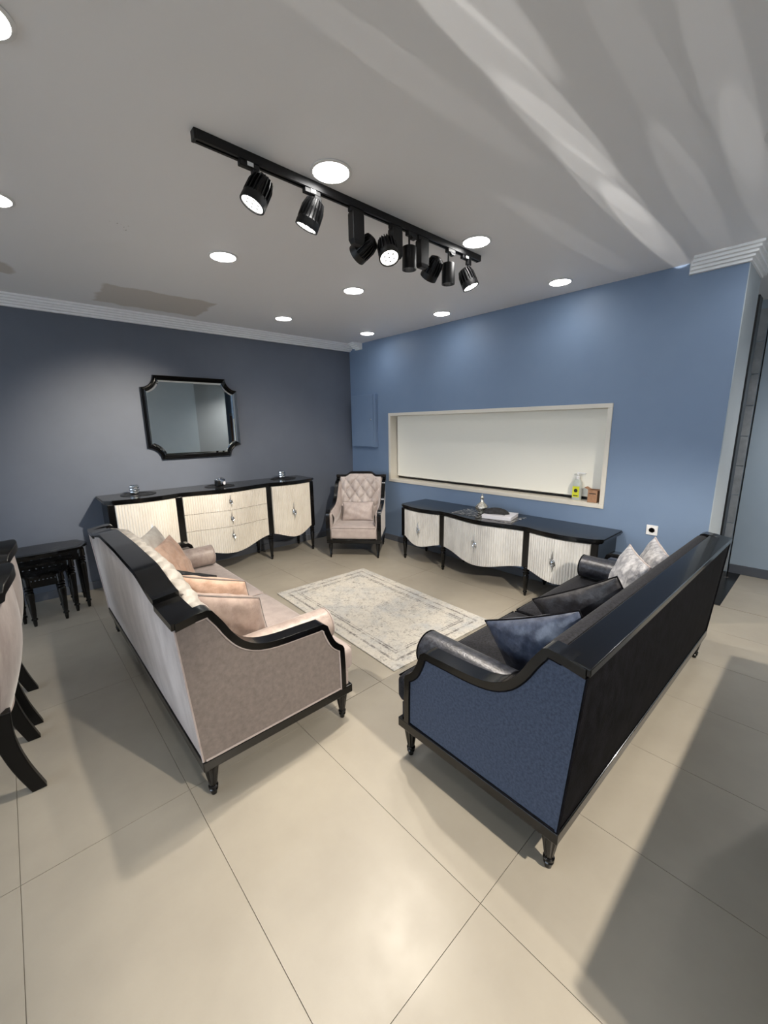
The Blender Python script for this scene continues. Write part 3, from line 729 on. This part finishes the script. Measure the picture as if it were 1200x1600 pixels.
def cabinet(name, label, loc, rz, D0, ztop, zb_post, zb_mid, drawers, mt, hk):
    """local: back at y=0, front towards -y, width along x"""
    C = thing(name, label, 'cabinet', loc, rz)
    W, pin, pout = 1.165, .517, 1.112
    bc, bs = .085, .055
    def yf(x):
        a = abs(x)
        if a <= pin: return -(D0+bc*(.5+.5*math.cos(PI*a/pin)))
        if a <= pout: return -(D0+bs*math.sin(PI*(a-pin)/(pout-pin))**1.0)
        return -D0+(a-pout)*.9
    def zb(x):
        a = abs(x)
        if a <= pin: return zb_post+(zb_mid-zb_post)*(.5+.5*math.cos(PI*a/pin))**.9
        t = min(1, max(0, (a-pin)/(pout-pin)))
        return zb_post+.02*t-(zb_post-zb_mid)*.85*math.sin(PI*t**1.15)**1.4
    xs = [-W+2*W*i/120 for i in range(121)]
    def outline(off, yback=0.0):
        pts = []
        for x in xs:
            e = max(0, (abs(x)-(W-.05))/.05)
            pts.append((x*(W+off)/W, yf(x)-off))
        return [(W+off, yback), ]+[(-W-off, yback)]+pts
    th = .042
    top = MB()
    tp = C
    lay = [(ztop-.042, ztop-.030, .012), (ztop-.030, ztop-.022, .020), (ztop-.022, ztop-.010, .026), (ztop-.010, ztop, .018)]
    for a, b, off in lay: top.prism(outline(off), a, b)
    top.build('worktop', 'black', C, ang=30)
    # carcass behind the fronts
    MB().prism([(W-.02, -.0)]+[(-W+.02, 0)]+[(x*(W-.02)/W, yf(x)+.022) for x in xs], zb_post+.03, ztop-.042).build('carcass', 'black', C, ang=30)
    # posts
    for x in (-pout-.02, -pin, pin, pout+.02):
        hw = .034 if abs(x) < 1 else .030
        MB().box(x-hw, x+hw, -D0-.008, -D0+.06, zb_post-.0, ztop-.042).build('post', 'black', C, smooth=False, bevel=.006)
        h = zb_post
        lg = turned_leg(h); lg.v = [(a+x, b-D0+.026, c) for a, b, c in lg.v]; lg.build('leg', 'black', C)
        lg = turned_leg(zb_post+.03); lg.v = [(a+x, b-.04, c) for a, b, c in lg.v]; lg.build('leg', 'black', C)
    rib = .0236
    def front(nm, x0, x1, zlo, zhi, hx, hz, hkk):
        nr = max(4, round((x1-x0)/rib)); m = MB()
        def prof(u):
            x = x0+(x1-x0)*u; q = (u*nr) % 1
            return x, yf(x)-.010-0.0065*math.sqrt(max(0, 1-(2*q-1)**2))
        nu = nr*6; nv = 1
        vs, fs = [], []
        for i in range(nu+1):
            x, y = prof(i/nu if i < nu else .99999)
            x = x0+(x1-x0)*i/nu
            lo = zlo(x) if callable(zlo) else zlo
            vs += [(x, y, lo), (x, y, zhi), (x, yf(x)+.018, lo), (x, yf(x)+.018, zhi)]
        for i in range(nu):
            a, b = i*4, i*4+4
            fs += [(a, b, b+1, a+1), (a+2, a+3, b+3, b+2), (a, a+2, b+2, b), (a+1, b+1, b+3, a+3)]
        fs += [(0, 1, 3, 2), (nu*4, nu*4+2, nu*4+3, nu*4+1)]
        m.add(vs, fs)
        o = m.build(nm, mt, C, ang=50)
        cab_handle(o, hx, yf(hx)-.012, hz, hkk)
    zt = ztop-.050
    g = .036
    for s in (-1, 1):
        x0, x1 = sorted((s*(pin+g), s*(pout-.012)))
        front('door', x0, x1, zb, zt, s*(pin+pout)/2, zb_mid+(zt-zb_mid)*.5, hk*1.15)
    if drawers == 3:
        a = zb_post+.005; hs = (zt-a)/3
        front('drawer', -pin+g, pin-g, zt-hs*1.02+.004, zt, 0, zt-hs*.5, hk*.75)
        front('drawer', -pin+g, pin-g, zt-hs*1.98+.004, zt-hs*1.02, 0, zt-hs*1.5, hk*.75)
        front('drawer', -pin+g, pin-g, zb, zt-hs*1.98, 0, zt-hs*2.55, hk*.75)
    else:
        front('flap_door', -pin+g, pin-g, zb, zt, 0, zb_mid+(zt-zb_mid)*.52, hk*1.15)
    return C
sb = cabinet('sideboard', 'black sideboard with ribbed ivory doors and three drawers under the mirror', (1.80, YN-.016, 0), 0, .445, .985, .34, .235, 3, 'door_white', 1.45)
tv = cabinet('tv_console', 'low black console with ribbed white fronts under the window', (XE-.016, 2.385, 0), -PI/2, .465, .70, .30, .215, 1, 'door_white2', 1.3)

# things on the sideboard
def mat_disc(label, x, y, z, r):
    t = MB().lathe([(.001, 0), (r, 0), (r, .004), (r*.93, .006), (r*.80, .006), (r*.78, .003), (r*.62, .003), (r*.60, .0055), (r*.52, .0055), (r*.5, .003), (.001, .003)], 40).build('round_mat', 'black_satin')
    t.location = (x, y, z); return tag(t, label, 'mat', 'round mats on the sideboard')
def cup(label, x, y, z):
    t = thing('candle_holder', label, 'candle holder', (x, y, z), group='mirrored candle holders'); t.scale = (1.3, 1.3, 1.3)
    prof = []
    for k in range(3):
        z0 = .004+k*.022
        prof += [(.030, z0), (.036, z0+.004), (.037, z0+.011), (.036, z0+.018), (.031, z0+.022)]
    MB().lathe([(.001, 0), (.028, 0)]+prof+[(.027, .07), (.026, .03), (.001, .028)], 14).build('cup', 'steel', t, ang=20)
    MB().lathe([(.001, .029), (.022, .029), (.022, .05), (.001, .052)], 14).build('candle', 'white_plastic', t)
ZS = .985
for lb, x, y in (('round black mat under the left candle holder on the sideboard', .965, 4.90), ('round black mat under the toy camera on the sideboard', 1.80, 4.85), ('round black mat under the right candle holder on the sideboard', 2.66, 4.90)):
    mat_disc(lb, x, y, ZS, .165)
cup('small mirrored candle holder at the left end of the sideboard', .935, 4.91, ZS+.006)
cup('small mirrored candle holder at the right end of the sideboard', 2.66, 4.93, ZS+.006)
def toy_camera():
    t = thing('camera_ornament', 'silver and black vintage camera ornament in the middle of the sideboard', 'ornament', (1.80, 4.83, ZS+.006), math.radians(28)); t.scale = (1.2, 1.2, 1.2)
    MB().box(-.055, .055, -.02, .02, 0, .05).build('body', 'black_satin', t, smooth=False, bevel=.006)
    MB().box(-.055, .055, -.021, .021, .05, .064).build('top_plate', 'steel', t, smooth=False, bevel=.004)
    MB().prism([(-.02, .064), (.02, .064), (.013, .082), (-.013, .082)], -.016, .018, 'y').build('viewfinder', 'steel', t, smooth=False, bevel=.003)
    ln = MB().lathe([(.001, 0), (.026, 0), (.026, .012), (.022, .014), (.022, .032), (.018, .034), (.016, .026), (.001, .026)], 20).xf(Matrix.Translation((0, -.02, .03)) @ Matrix.Rotation(PI/2, 4, 'X')).build('lens_barrel', 'steel', t)
    MB().lathe([(.001, .0262), (.0155, .0262), (.001, .029)], 16).xf(Matrix.Translation((0, -.02, .03)) @ Matrix.Rotation(PI/2, 4, 'X')).build('lens_glass', 'paper', ln)
    for x in (-.04, .04): MB().lathe([(.001, .064), (.01, .064), (.01, .073), (.001, .074)], 12, (x, 0, 0)).build('dial', 'steel', t)
toy_camera()
# things on the console
ZT = .70
rn = MB().box(-.16, .16, -.36, .36, 0, .0025).build('table_runner', 'runner', None, smooth=False)
rn.location = (3.70, 2.42, ZT); tag(rn, 'black and white veined runner lying along the console', 'runner')
def vase():
    t = thing('silver_vase', 'small silver bottle vase with narrow neck on the console', 'vase', (3.735, 2.52, ZT+.0025))
    MB().lathe([(.001, 0), (.03, 0), (.034, .004), (.026, .012), (.050, .03), (.060, .048), (.058, .062), (.040, .08), (.020, .096), (.015, .11), (.014, .124), (.018, .128), (.018, .134)], 24).build('body', 'silver', t).scale = (1.2, 1.2, 1.25)
    MB().lathe([(.012, .134), (.015, .14), (.012, .15), (.005, .158), (.007, .164), (.001, .17)], 16).build('stopper', 'silver', t).scale = (1.2, 1.2, 1.25)
vase()
def box_cloth():
    t = thing('white_box', 'flat white box lying on the console beside the vase', 'box', (3.70, 2.27, ZT+.0025), math.radians(14))
    MB().box(-.13, .13, -.15, .15, 0, .034).build('base', 'paper', t, smooth=False, bevel=.003)
    MB().box(-.132, .132, -.152, .152, .022, .036).build('lid', 'paper', t, smooth=False, bevel=.003)
    def f(u, v):
        a, b = u*2-1, v*2-1; e = max(0, 1-a*a)*max(0, 1-b*b)
        return (.085*a*(1+.15*math.sin(3*b)), .125*b*(1+.12*math.cos(4*a)), .0365+.042*e**.5*(1+.3*math.sin(9*a+4*b)))
    c = MB().grid(f, 20, 24).grid(lambda u, v: (.085*(u*2-1)*(1+.15*math.sin(3*(v*2-1))), .125*(v*2-1)*(1+.12*math.cos(4*(u*2-1))), .0366), 20, 24).build('crumpled_cloth', 'black_cloth', None, ang=90)
    c.location = (3.71, 2.32, ZT+.0025); c.rotation_euler = (0, 0, math.radians(14))
    tag(c, 'crumpled black gauze cloth on top of the white box', 'cloth')
box_cloth()

# things on the window sill
def bottle():
    t = thing('soap_dispenser', 'clear pump bottle with yellow green label standing on the window sill', 'bottle', (4.085, 1.665, .912), math.radians(-90)); t.scale = (1.25, 1.25, 1.28)
    sec = lambda k, z, w=.034, d=.024: [(k*w*math.copysign(abs(math.cos(a))**.6, math.cos(a)), k*d*math.copysign(abs(math.sin(a))**.6, math.sin(a)), z) for a in [2*PI*i/20 for i in range(20)]]
    MB().sweep([sec(.9, 0), sec(1, .006), sec(1, .118), sec(.92, .135), sec(.5, .155), sec(.42, .160)]).build('body', 'soap', t)
    MB().lathe([(.016, .158), (.017, .16), (.017, .178), (.010, .182), (.005, .184), (.005, .20)], 16).build('collar', 'white_plastic', t)
    MB().box(-.008, .060, -.008, .008, .20, .211).build('pump_spout', 'white_plastic', t, smooth=False, bevel=.003)
    lb = MB().box(-.026, .026, -.0255, -.0245, .022, .105).build('label', 'soap_label', t, smooth=False)
    MB().lathe([(.001, 0), (.014, 0), (.014, .0008), (.001, .0008)], 20).xf(Matrix.Translation((0, -.0256, .073)) @ Matrix.Rotation(PI/2, 4, 'X')).build('label_mark', 'print_dark', lb)
    MB().box(-.018, .018, -.026, -.0254, .030, .038).build('label_text_bar', 'print_dark', lb, smooth=False)
bottle()
def carton():
    t = thing('cardboard_box', 'small open brown cardboard box in the corner of the window sill', 'box', (4.075, 1.50, .912), math.radians(4))
    b = MB()
    w, d, h, k = .048, .042, .118, .003
    b.box(-w, w, -d, -d+k, 0, h).box(-w, w, d-k, d, 0, h).box(-w, -w+k, -d+k, d-k, 0, h).box(w-k, w, -d+k, d-k, 0, h).box(-w, w, -d, d, 0, k)
    b.build('carton', 'card', t, smooth=False)
    for s, an in ((1, .5), (-1, -.35)):
        MB().box(-.045, .045, 0, .04, 0, .002).xf(Matrix.Translation((0, s*d, h)) @ Matrix.Rotation(an if s > 0 else PI-an-.3, 4, 'X')).build('flap', 'card', t, smooth=False)
    MB().box(-.0485, -.0478, -.03, .03, .08, .088).build('tape_mark', 'black_satin', t, smooth=False)
carton()

# ================================================================== wall things
def mirror():
    t = thing('wall_mirror', 'mirror in a ridged black frame with scooped corners on the wall', 'mirror', (1.68, YN, 1.77))
    hw, hh, rc = .525, .457, .137
    def outl(off):
        w_, h_ = hw-off, hh-off; r = rc+0*off; pts = []
        for (sx, sy) in ((1, 1), (-1, 1), (-1, -1), (1, -1)):
            cx, cz = sx*(hw+.004), sy*(hh+.004); R = rc+off
            a0 = math.atan2(-sy, 0); k = 10
            arc = []
            # scoop: quarter circle around the outer corner
            st = math.asin(min(1, max(0, (cx*sx-w_)/R))); en = math.asin(min(1, max(0, (cz*sy-h_)/R)))
            for i in range(k+1):
                th = st+(PI/2-en-st)*i/k
                arc.append((cx-sx*R*math.sin(th), cz-sy*R*math.cos(th)))
            if sx*sy < 0: arc = arc[::-1]
            pts += arc
        return pts
    offs = [(0, .002), (0, .030), (.006, .040), (.014, .034), (.020, .042), (.030, .034), (.036, .040), (.048, .028), (.052, .018)]
    rings = [[(x, -d, z) for x, z in outl(o)] for o, d in offs]
    n = len(rings[0]); m = MB(); vs = [p for r in rings for p in r]; fs = []
    for i in range(len(rings)-1):
        for k in range(n): fs.append((i*n+k, i*n+(k+1) % n, (i+1)*n+(k+1) % n, (i+1)*n+k))
    m.add(vs, fs).build('frame', 'black', t, ang=30)
    g = [(x, -.0185, z) for x, z in outl(.049)]; g2 = [(x, -.021, z) for x, z in outl(.068)]
    n = len(g)
    gm = MB().add(g2, [tuple(range(n))]); go = gm.build('glass', 'mirror', t, smooth=False)
    MB().add(g+g2, [(k, (k+1) % n, n+(k+1) % n, n+k) for k in range(n)]).build('glass_bevel', 'mirror', go, smooth=False)
    MB().add([(x, -.003, z) for x, z in outl(.01)], [tuple(range(len(outl(.01))))]).build('backing', 'black_satin', t, smooth=False)
mirror()
def panel():
    t = thing('electrical_panel', 'blue painted electrical cabinet on the wall beside the room corner', 'electrical panel', (XE, 4.765, 1.72))
    MB().box(-.055, 0, -.262, .262, -.375, .375).build('box', 'wall_e', t, smooth=False, bevel=.004)
    dr = MB().box(-.068, -.056, -.225, .262, -.366, .366).build('door', 'wall_e', t, smooth=False, bevel=.004)
    MB().lathe([(.001, 0), (.014, 0), (.014, .008), (.010, .011), (.001, .011)], 16).xf(Matrix.Translation((-.068, -.185, .02)) @ Matrix.Rotation(-PI/2, 4, 'Y')).build('lock', 'steel', dr)
panel()
def socket():
    t = thing('wall_socket', 'white square power socket low on the blue wall', 'socket', (XE, .975, .74))
    MB().box(-.010, 0, -.043, .043, -.043, .043).build('plate', 'white_plastic', t, smooth=False, bevel=.003)
    MB().lathe([(.026, .010), (.0265, .0125), (.023, .0125), (.022, .0095), (.001, .0095)], 28).xf(Matrix.Rotation(-PI/2, 4, 'Y')).build('well', 'white_plastic', t)
    for y in (-.0095, .0095): MB().lathe([(.001, .0096), (.0022, .0096), (.0022, .0104), (.001, .0104)], 10).xf(Matrix.Translation((0, y, 0)) @ Matrix.Rotation(-PI/2, 4, 'Y')).build('pin_hole', 'print_dark', t)
socket()

# ================================================================== armchair
def armchair():
    t = thing('armchair', 'blush velvet armchair with button tufted back and black frame in the corner', 'armchair', (3.335, 4.19, 0), math.radians(-48.4))
    hw = .335; zt = .99
    # local: front towards -y; rear y=.33, front y=-.35
    for sx in (-1, 1):
        for y in (-.31, .31):
            h = .20
            MB().lathe([(.022, h), (.026, h-.008), (.028, h-.02), (.014, .05), (.017, .044), (.017, .036), (.012, .03), (.010, 0)], 16, (sx*.305, y, 0)).build('leg', 'black', t)
    MB().box(-hw-.012, hw+.012, -.345, .345, .195, .245).build('apron', 'black', t, smooth=False, bevel=.005)
    prof = smooth_path([(.40, zt-.06), (.28, .90), (.20, .80), (.12, .70), (.02, .645), (-.12, .625), (-.27, .615)], 3)
    P = [(.40, zt-.03)]+prof[1:]+[(-.30, .605), (-.335, .58), (-.345, .54), (-.345, .245)]
    Q = offset_poly(P, -.028); Q[-1] = (-.312, .245); Q[0] = (.37, zt-.05)
    for s in (-1, 1):
        x0, x1 = sorted((s*(hw-.055), s*(hw+.0)))
        MB().prism([(.335, .245), (.40, zt-.05)]+Q[1:], x0, x1, 'x').build('arm_panel', 'seat', t, smooth=False)
        x0, x1 = sorted((s*(hw-.035), s*(hw+.014)))
        MB().strip(P, Q, x0, x1, 'x').build('arm_rail', 'black', t, bevel=.004)
        # padded inside of the arm, flaring outwards
        def arm(u, v, s=s):
            k = u*(len(Q)-5); i = min(int(k), len(Q)-6); f = k-i
            y = Q[i][0]*(1-f)+Q[i+1][0]*f; z = Q[i][1]*(1-f)+Q[i+1][1]*f
            zz = z+.012-(z+.012-.40)*v
            return (s*(hw-.038-.035*math.sin(PI*min(1, v*1.1))-.02*v), y-.02, zz)
        MB().grid(arm, 24, 10).build('arm_pad', 'seat', t)
    def top(x):
        a = abs(x)
        if a < .13: return zt+.045
        if a < .22: q = (a-.13)/.09; return zt+.045-.045*(q*q*(3-2*q))
        return zt
    secs = []
    for i in range(61):
        x = -hw-.014+(2*hw+.028)*i/60; z = top(x)
        secs.append([(x, .36, z-.035), (x, .425, z-.035), (x, .425, z), (x, .36, z)])
    MB().sweep(secs).build('back_rail', 'black', t, bevel=.003)
    MB().grid(lambda u, v: (-hw+2*hw*u, .335+.08*v, .245+(top(-hw+2*hw*u)-.02-.245)*v), 40, 6).build('back_panel', 'velvet_back', t)
    bw = hw-.05; bt = MB(); spots = []
    cell = .142; rowh = .092
    def tuft(u, v):
        x = -bw+2*bw*u; zz = .40+(top(x)-.028-.40)*v
        y0 = .16+.20*((zz-.40)/(zt-.40))
        a = (x/cell+(zz-.66)/(2*rowh)); b = (x/cell-(zz-.66)/(2*rowh))
        d = (abs(math.sin(PI*a))*abs(math.sin(PI*b)))**.4 if zz > .58 else 1
        e = min(1, 8*min(u, 1-u, 1-v))
        return (x, y0-.055*d*e-.002, zz)
    MB().grid(tuft, 72, 72).build('back_cushion', 'velvet_back', t, ang=80)
    for r in range(-1, 4):
        for c in range(-3, 4):
            zz = .66+r*rowh; x = (c+(.5 if r % 2 else 0))*cell
            if abs(x) < bw-.02 and .6 < zz < top(x)-.05:
                y0 = .16+.20*((zz-.40)/(zt-.40))
                MB().lathe([(.001, .012), (.007, .010), (.011, .004), (.011, 0), (.001, 0)], 12).xf(Matrix.Translation((x, y0-.004, zz)) @ Matrix.Rotation(PI/2, 4, 'X')).build('tuft_button', 'seat', t)
    rbox(-hw+.04, hw-.04, -.34, .22, .245, .405, .03, 8, .012).build('seat_cushion', 'seat', t)
    MB().tube([(-hw+.06, -.336, .392), (hw-.06, -.336, .392)], .005, 6).build('piping', 'velvet', t)
    R = Matrix.Translation((3.335, 4.19, 0)) @ Matrix.Rotation(math.radians(-48.4), 4, 'Z')
    c = R @ Vector((0.0, .045, .535)); u = R.to_3x3() @ Vector((1, 0, 0)); v = R.to_3x3() @ Vector((0, .33, .94))
    pillow('small blush pillow leaning in the armchair', c, u, v, .42, .26, .12, 'seat', 'velvet', 12)
armchair()

# ================================================================== nesting tables
def nest_table(label, x0, x1, y0, y1, h):
    t = thing('nesting_table', label, 'table', ((x0+x1)/2, (y0+y1)/2, 0), group='nesting tables by the mirror wall')
    hx, hy = (x1-x0)/2, (y1-y0)/2
    def outl(o):
        pts = []
        for k in range(48):
            a = 2*PI*k/48; c, s = math.cos(a), math.sin(a)
            r = 1+.035*math.cos(8*a)
            pts.append(((hx+.045+o)*r*math.copysign(abs(c)**.55, c), (hy+.045+o)*r*math.copysign(abs(s)**.55, s)))
        return pts
    m = MB()
    for a, b, o in ((h-.022, h-.014, -.006), (h-.014, h-.005, .004), (h-.005, h, -.004)): m.prism(outl(o), a, b)
    tp = m.build('table_top', 'black', t, ang=30)
    MB().prism(outl(-.035), h, h+.0015).build('carved_inlay', 'marble_b', tp, smooth=False)
    m = MB()
    for s in (-1, 1):
        m.box(-hx, hx, s*hy-.008, s*hy+.008, h-.115, h-.022)
        m.box(s*hx-.008, s*hx+.008, -hy, hy, h-.115, h-.022)
        for k in range(9): m.lathe([(.001, -.012), (.010, -.006), (.012, 0), (.010, .006), (.001, .012)], 8, (-hx+2*hx*(k+.5)/9, s*hy, h-.055))
    m.build('carved_frieze', 'black', t, ang=30)
    for sx in (-1, 1):
        for sy in (-1, 1):
            MB().lathe([(.030, h-.022), (.032, h-.09), (.022, h-.10), (.031, h-.108), (.031, h-.118), (.020, h-.124), (.030, h-.132), (.030, h-.142), (.020, h-.148), (.031, h-.16), (.030, h-.18),
                        (.019, .09), (.016, .075), (.023, .068), (.023, .058), (.015, .052), (.015, .03), (.011, 0)], 16, (sx*(hx-.012), sy*(hy-.012), 0)).build('leg', 'black', t)
nest_table('largest black nesting table with carved top, rearmost of the set', -.205, .385, 4.615, 4.93, .60)
nest_table('middle black nesting table, tucked under the largest one', -.11, .290, 4.57, 4.85, .53)
nest_table('smallest black nesting table, standing foremost of the set', -.045, .197, 4.445, 4.70, .46)

# ================================================================== dining chairs
def dining_chair():
    t = thing('dining_chair', '', 'chair')
    # local: front towards -x, back at +x; y across
    hw = .245
    for s in (-1, 1):
        pth = smooth_path([(.050, .44), (.050, .30), (.078, .15), (.125, 0)], 4)
        secs = []
        for i, (x, z) in enumerate(pth):
            k = 1-.25*i/len(pth); wd = .026*k; dp = .036*k
            secs.append([(x-dp, s*(hw-.03)-wd, z), (x+dp, s*(hw-.03)-wd, z), (x+dp, s*(hw-.03)+wd, z), (x-dp, s*(hw-.03)+wd, z)])
        MB().sweep(secs).build('leg', 'black_satin', t, bevel=.004)
        MB().lathe([(.026, .40), (.026, .34), (.018, .33), (.022, .31), (.012, .03), (.014, .02), (.010, 0)], 14, (-.42, s*(hw-.04), 0)).build('leg', 'black_satin', t)
    MB().box(-.45, .07, -hw+.012, hw-.012, .34, .41).build('seat_frame', 'black_satin', t, smooth=False, bevel=.006)
    rbox(-.46, .05, -hw+.01, hw-.01, .405, .49, .03, 7, .015).build('seat_cushion', 'seat', t)
    # barrel back: plan curve, rear cloth outside, frame on top and at the edges
    def plan(v, off):      # v -1..1 across, returns x,y
        a = v*1.05; R = hw/math.sin(1.05)
        return (.135-R*(1-math.cos(a))*.55+off*math.cos(a), (R+off*.6)*math.sin(a))
    def zedge(v): return 1.0+.035*(1-min(1, (abs(v)/.62))**3)
    def bul(q): return .04*math.sin(PI*min(1, q*1.05))-.045+.085*q
    def rear(u, q):
        v = u*2-1; x, y = plan(v, .0+bul(q)); return (x, y, .38+(zedge(v)-.03-.38)*q)
    def frnt(u, q):
        v = u*2-1; x, y = plan(v, -.10+.06*q); return (x, y, .45+(zedge(v)-.03-.45)*q)
    b = MB().grid(rear, 30, 16).build('back_cover', 'velvet_back', t)
    MB().grid(frnt, 30, 10).build('back_inside', 'seat', t)
    secs = []
    for i in range(41):
        v = -1+2*i/40; z = zedge(v); st = .0 if abs(v) < .62 else -.022
        p = [plan(v, .058), plan(v, -.06)]
        secs.append([(*p[0], z+st-.045), (*p[0], z+st), (*p[1], z+st), (*p[1], z+st-.045)])
    MB().sweep(secs).build('top_rail', 'black_satin', t, bevel=.004)
    for s in (-1, 1):
        secs = []
        for q in [i/12 for i in range(13)]:
            z = .36+(zedge(s)-.03-.36)*q
            p0 = plan(s, bul(q)-.006); p1 = plan(s, -.11+.06*q)
            secs.append([(p0[0], p0[1]-s*.004, z), (p0[0], p0[1]+s*.012, z), (p1[0], p1[1]+s*.012, z), (p1[0], p1[1]-s*.004, z)])
        MB().sweep(secs).build('side_frame', 'black_satin', t)
        nl = MB()
        for k in range(34):
            q = .04+.92*k/33; z = .38+(zedge(s)-.03-.38)*q; p0 = plan(s, bul(q)-.001)
            nl.lathe([(.001, -.004), (.004, -.002), (.005, 0), (.004, .002), (.001, .004)], 6, (p0[0]+.002, p0[1]+s*.005, z))
        nl.build('nailhead_trim', 'steel', t)
        MB().tube([(*plan(s*.985, bul(q)+.003), .38+(zedge(s)-.03-.38)*q) for q in [i/12 for i in range(13)]], .005, 6).build('piping', 'seat', t)
    MB().tube([(*plan(v, bul(0)+.002), .381) for v in [-1+i/10 for i in range(21)]], .005, 6).build('piping', 'seat', t)
    return t
ch = dining_chair(); ch.location = (-.245, 2.545, 0); ch['label'] = 'velvet dining chair with black top rail, nearer of the two at the left edge'
ch['group'] = 'dining chairs at the left edge'
c2 = copy_tree(ch); c2.location = (-.225, 3.115, 0); c2['label'] = 'velvet dining chair with black top rail, farther of the two at the left edge'
bpy.context.view_layer.update()
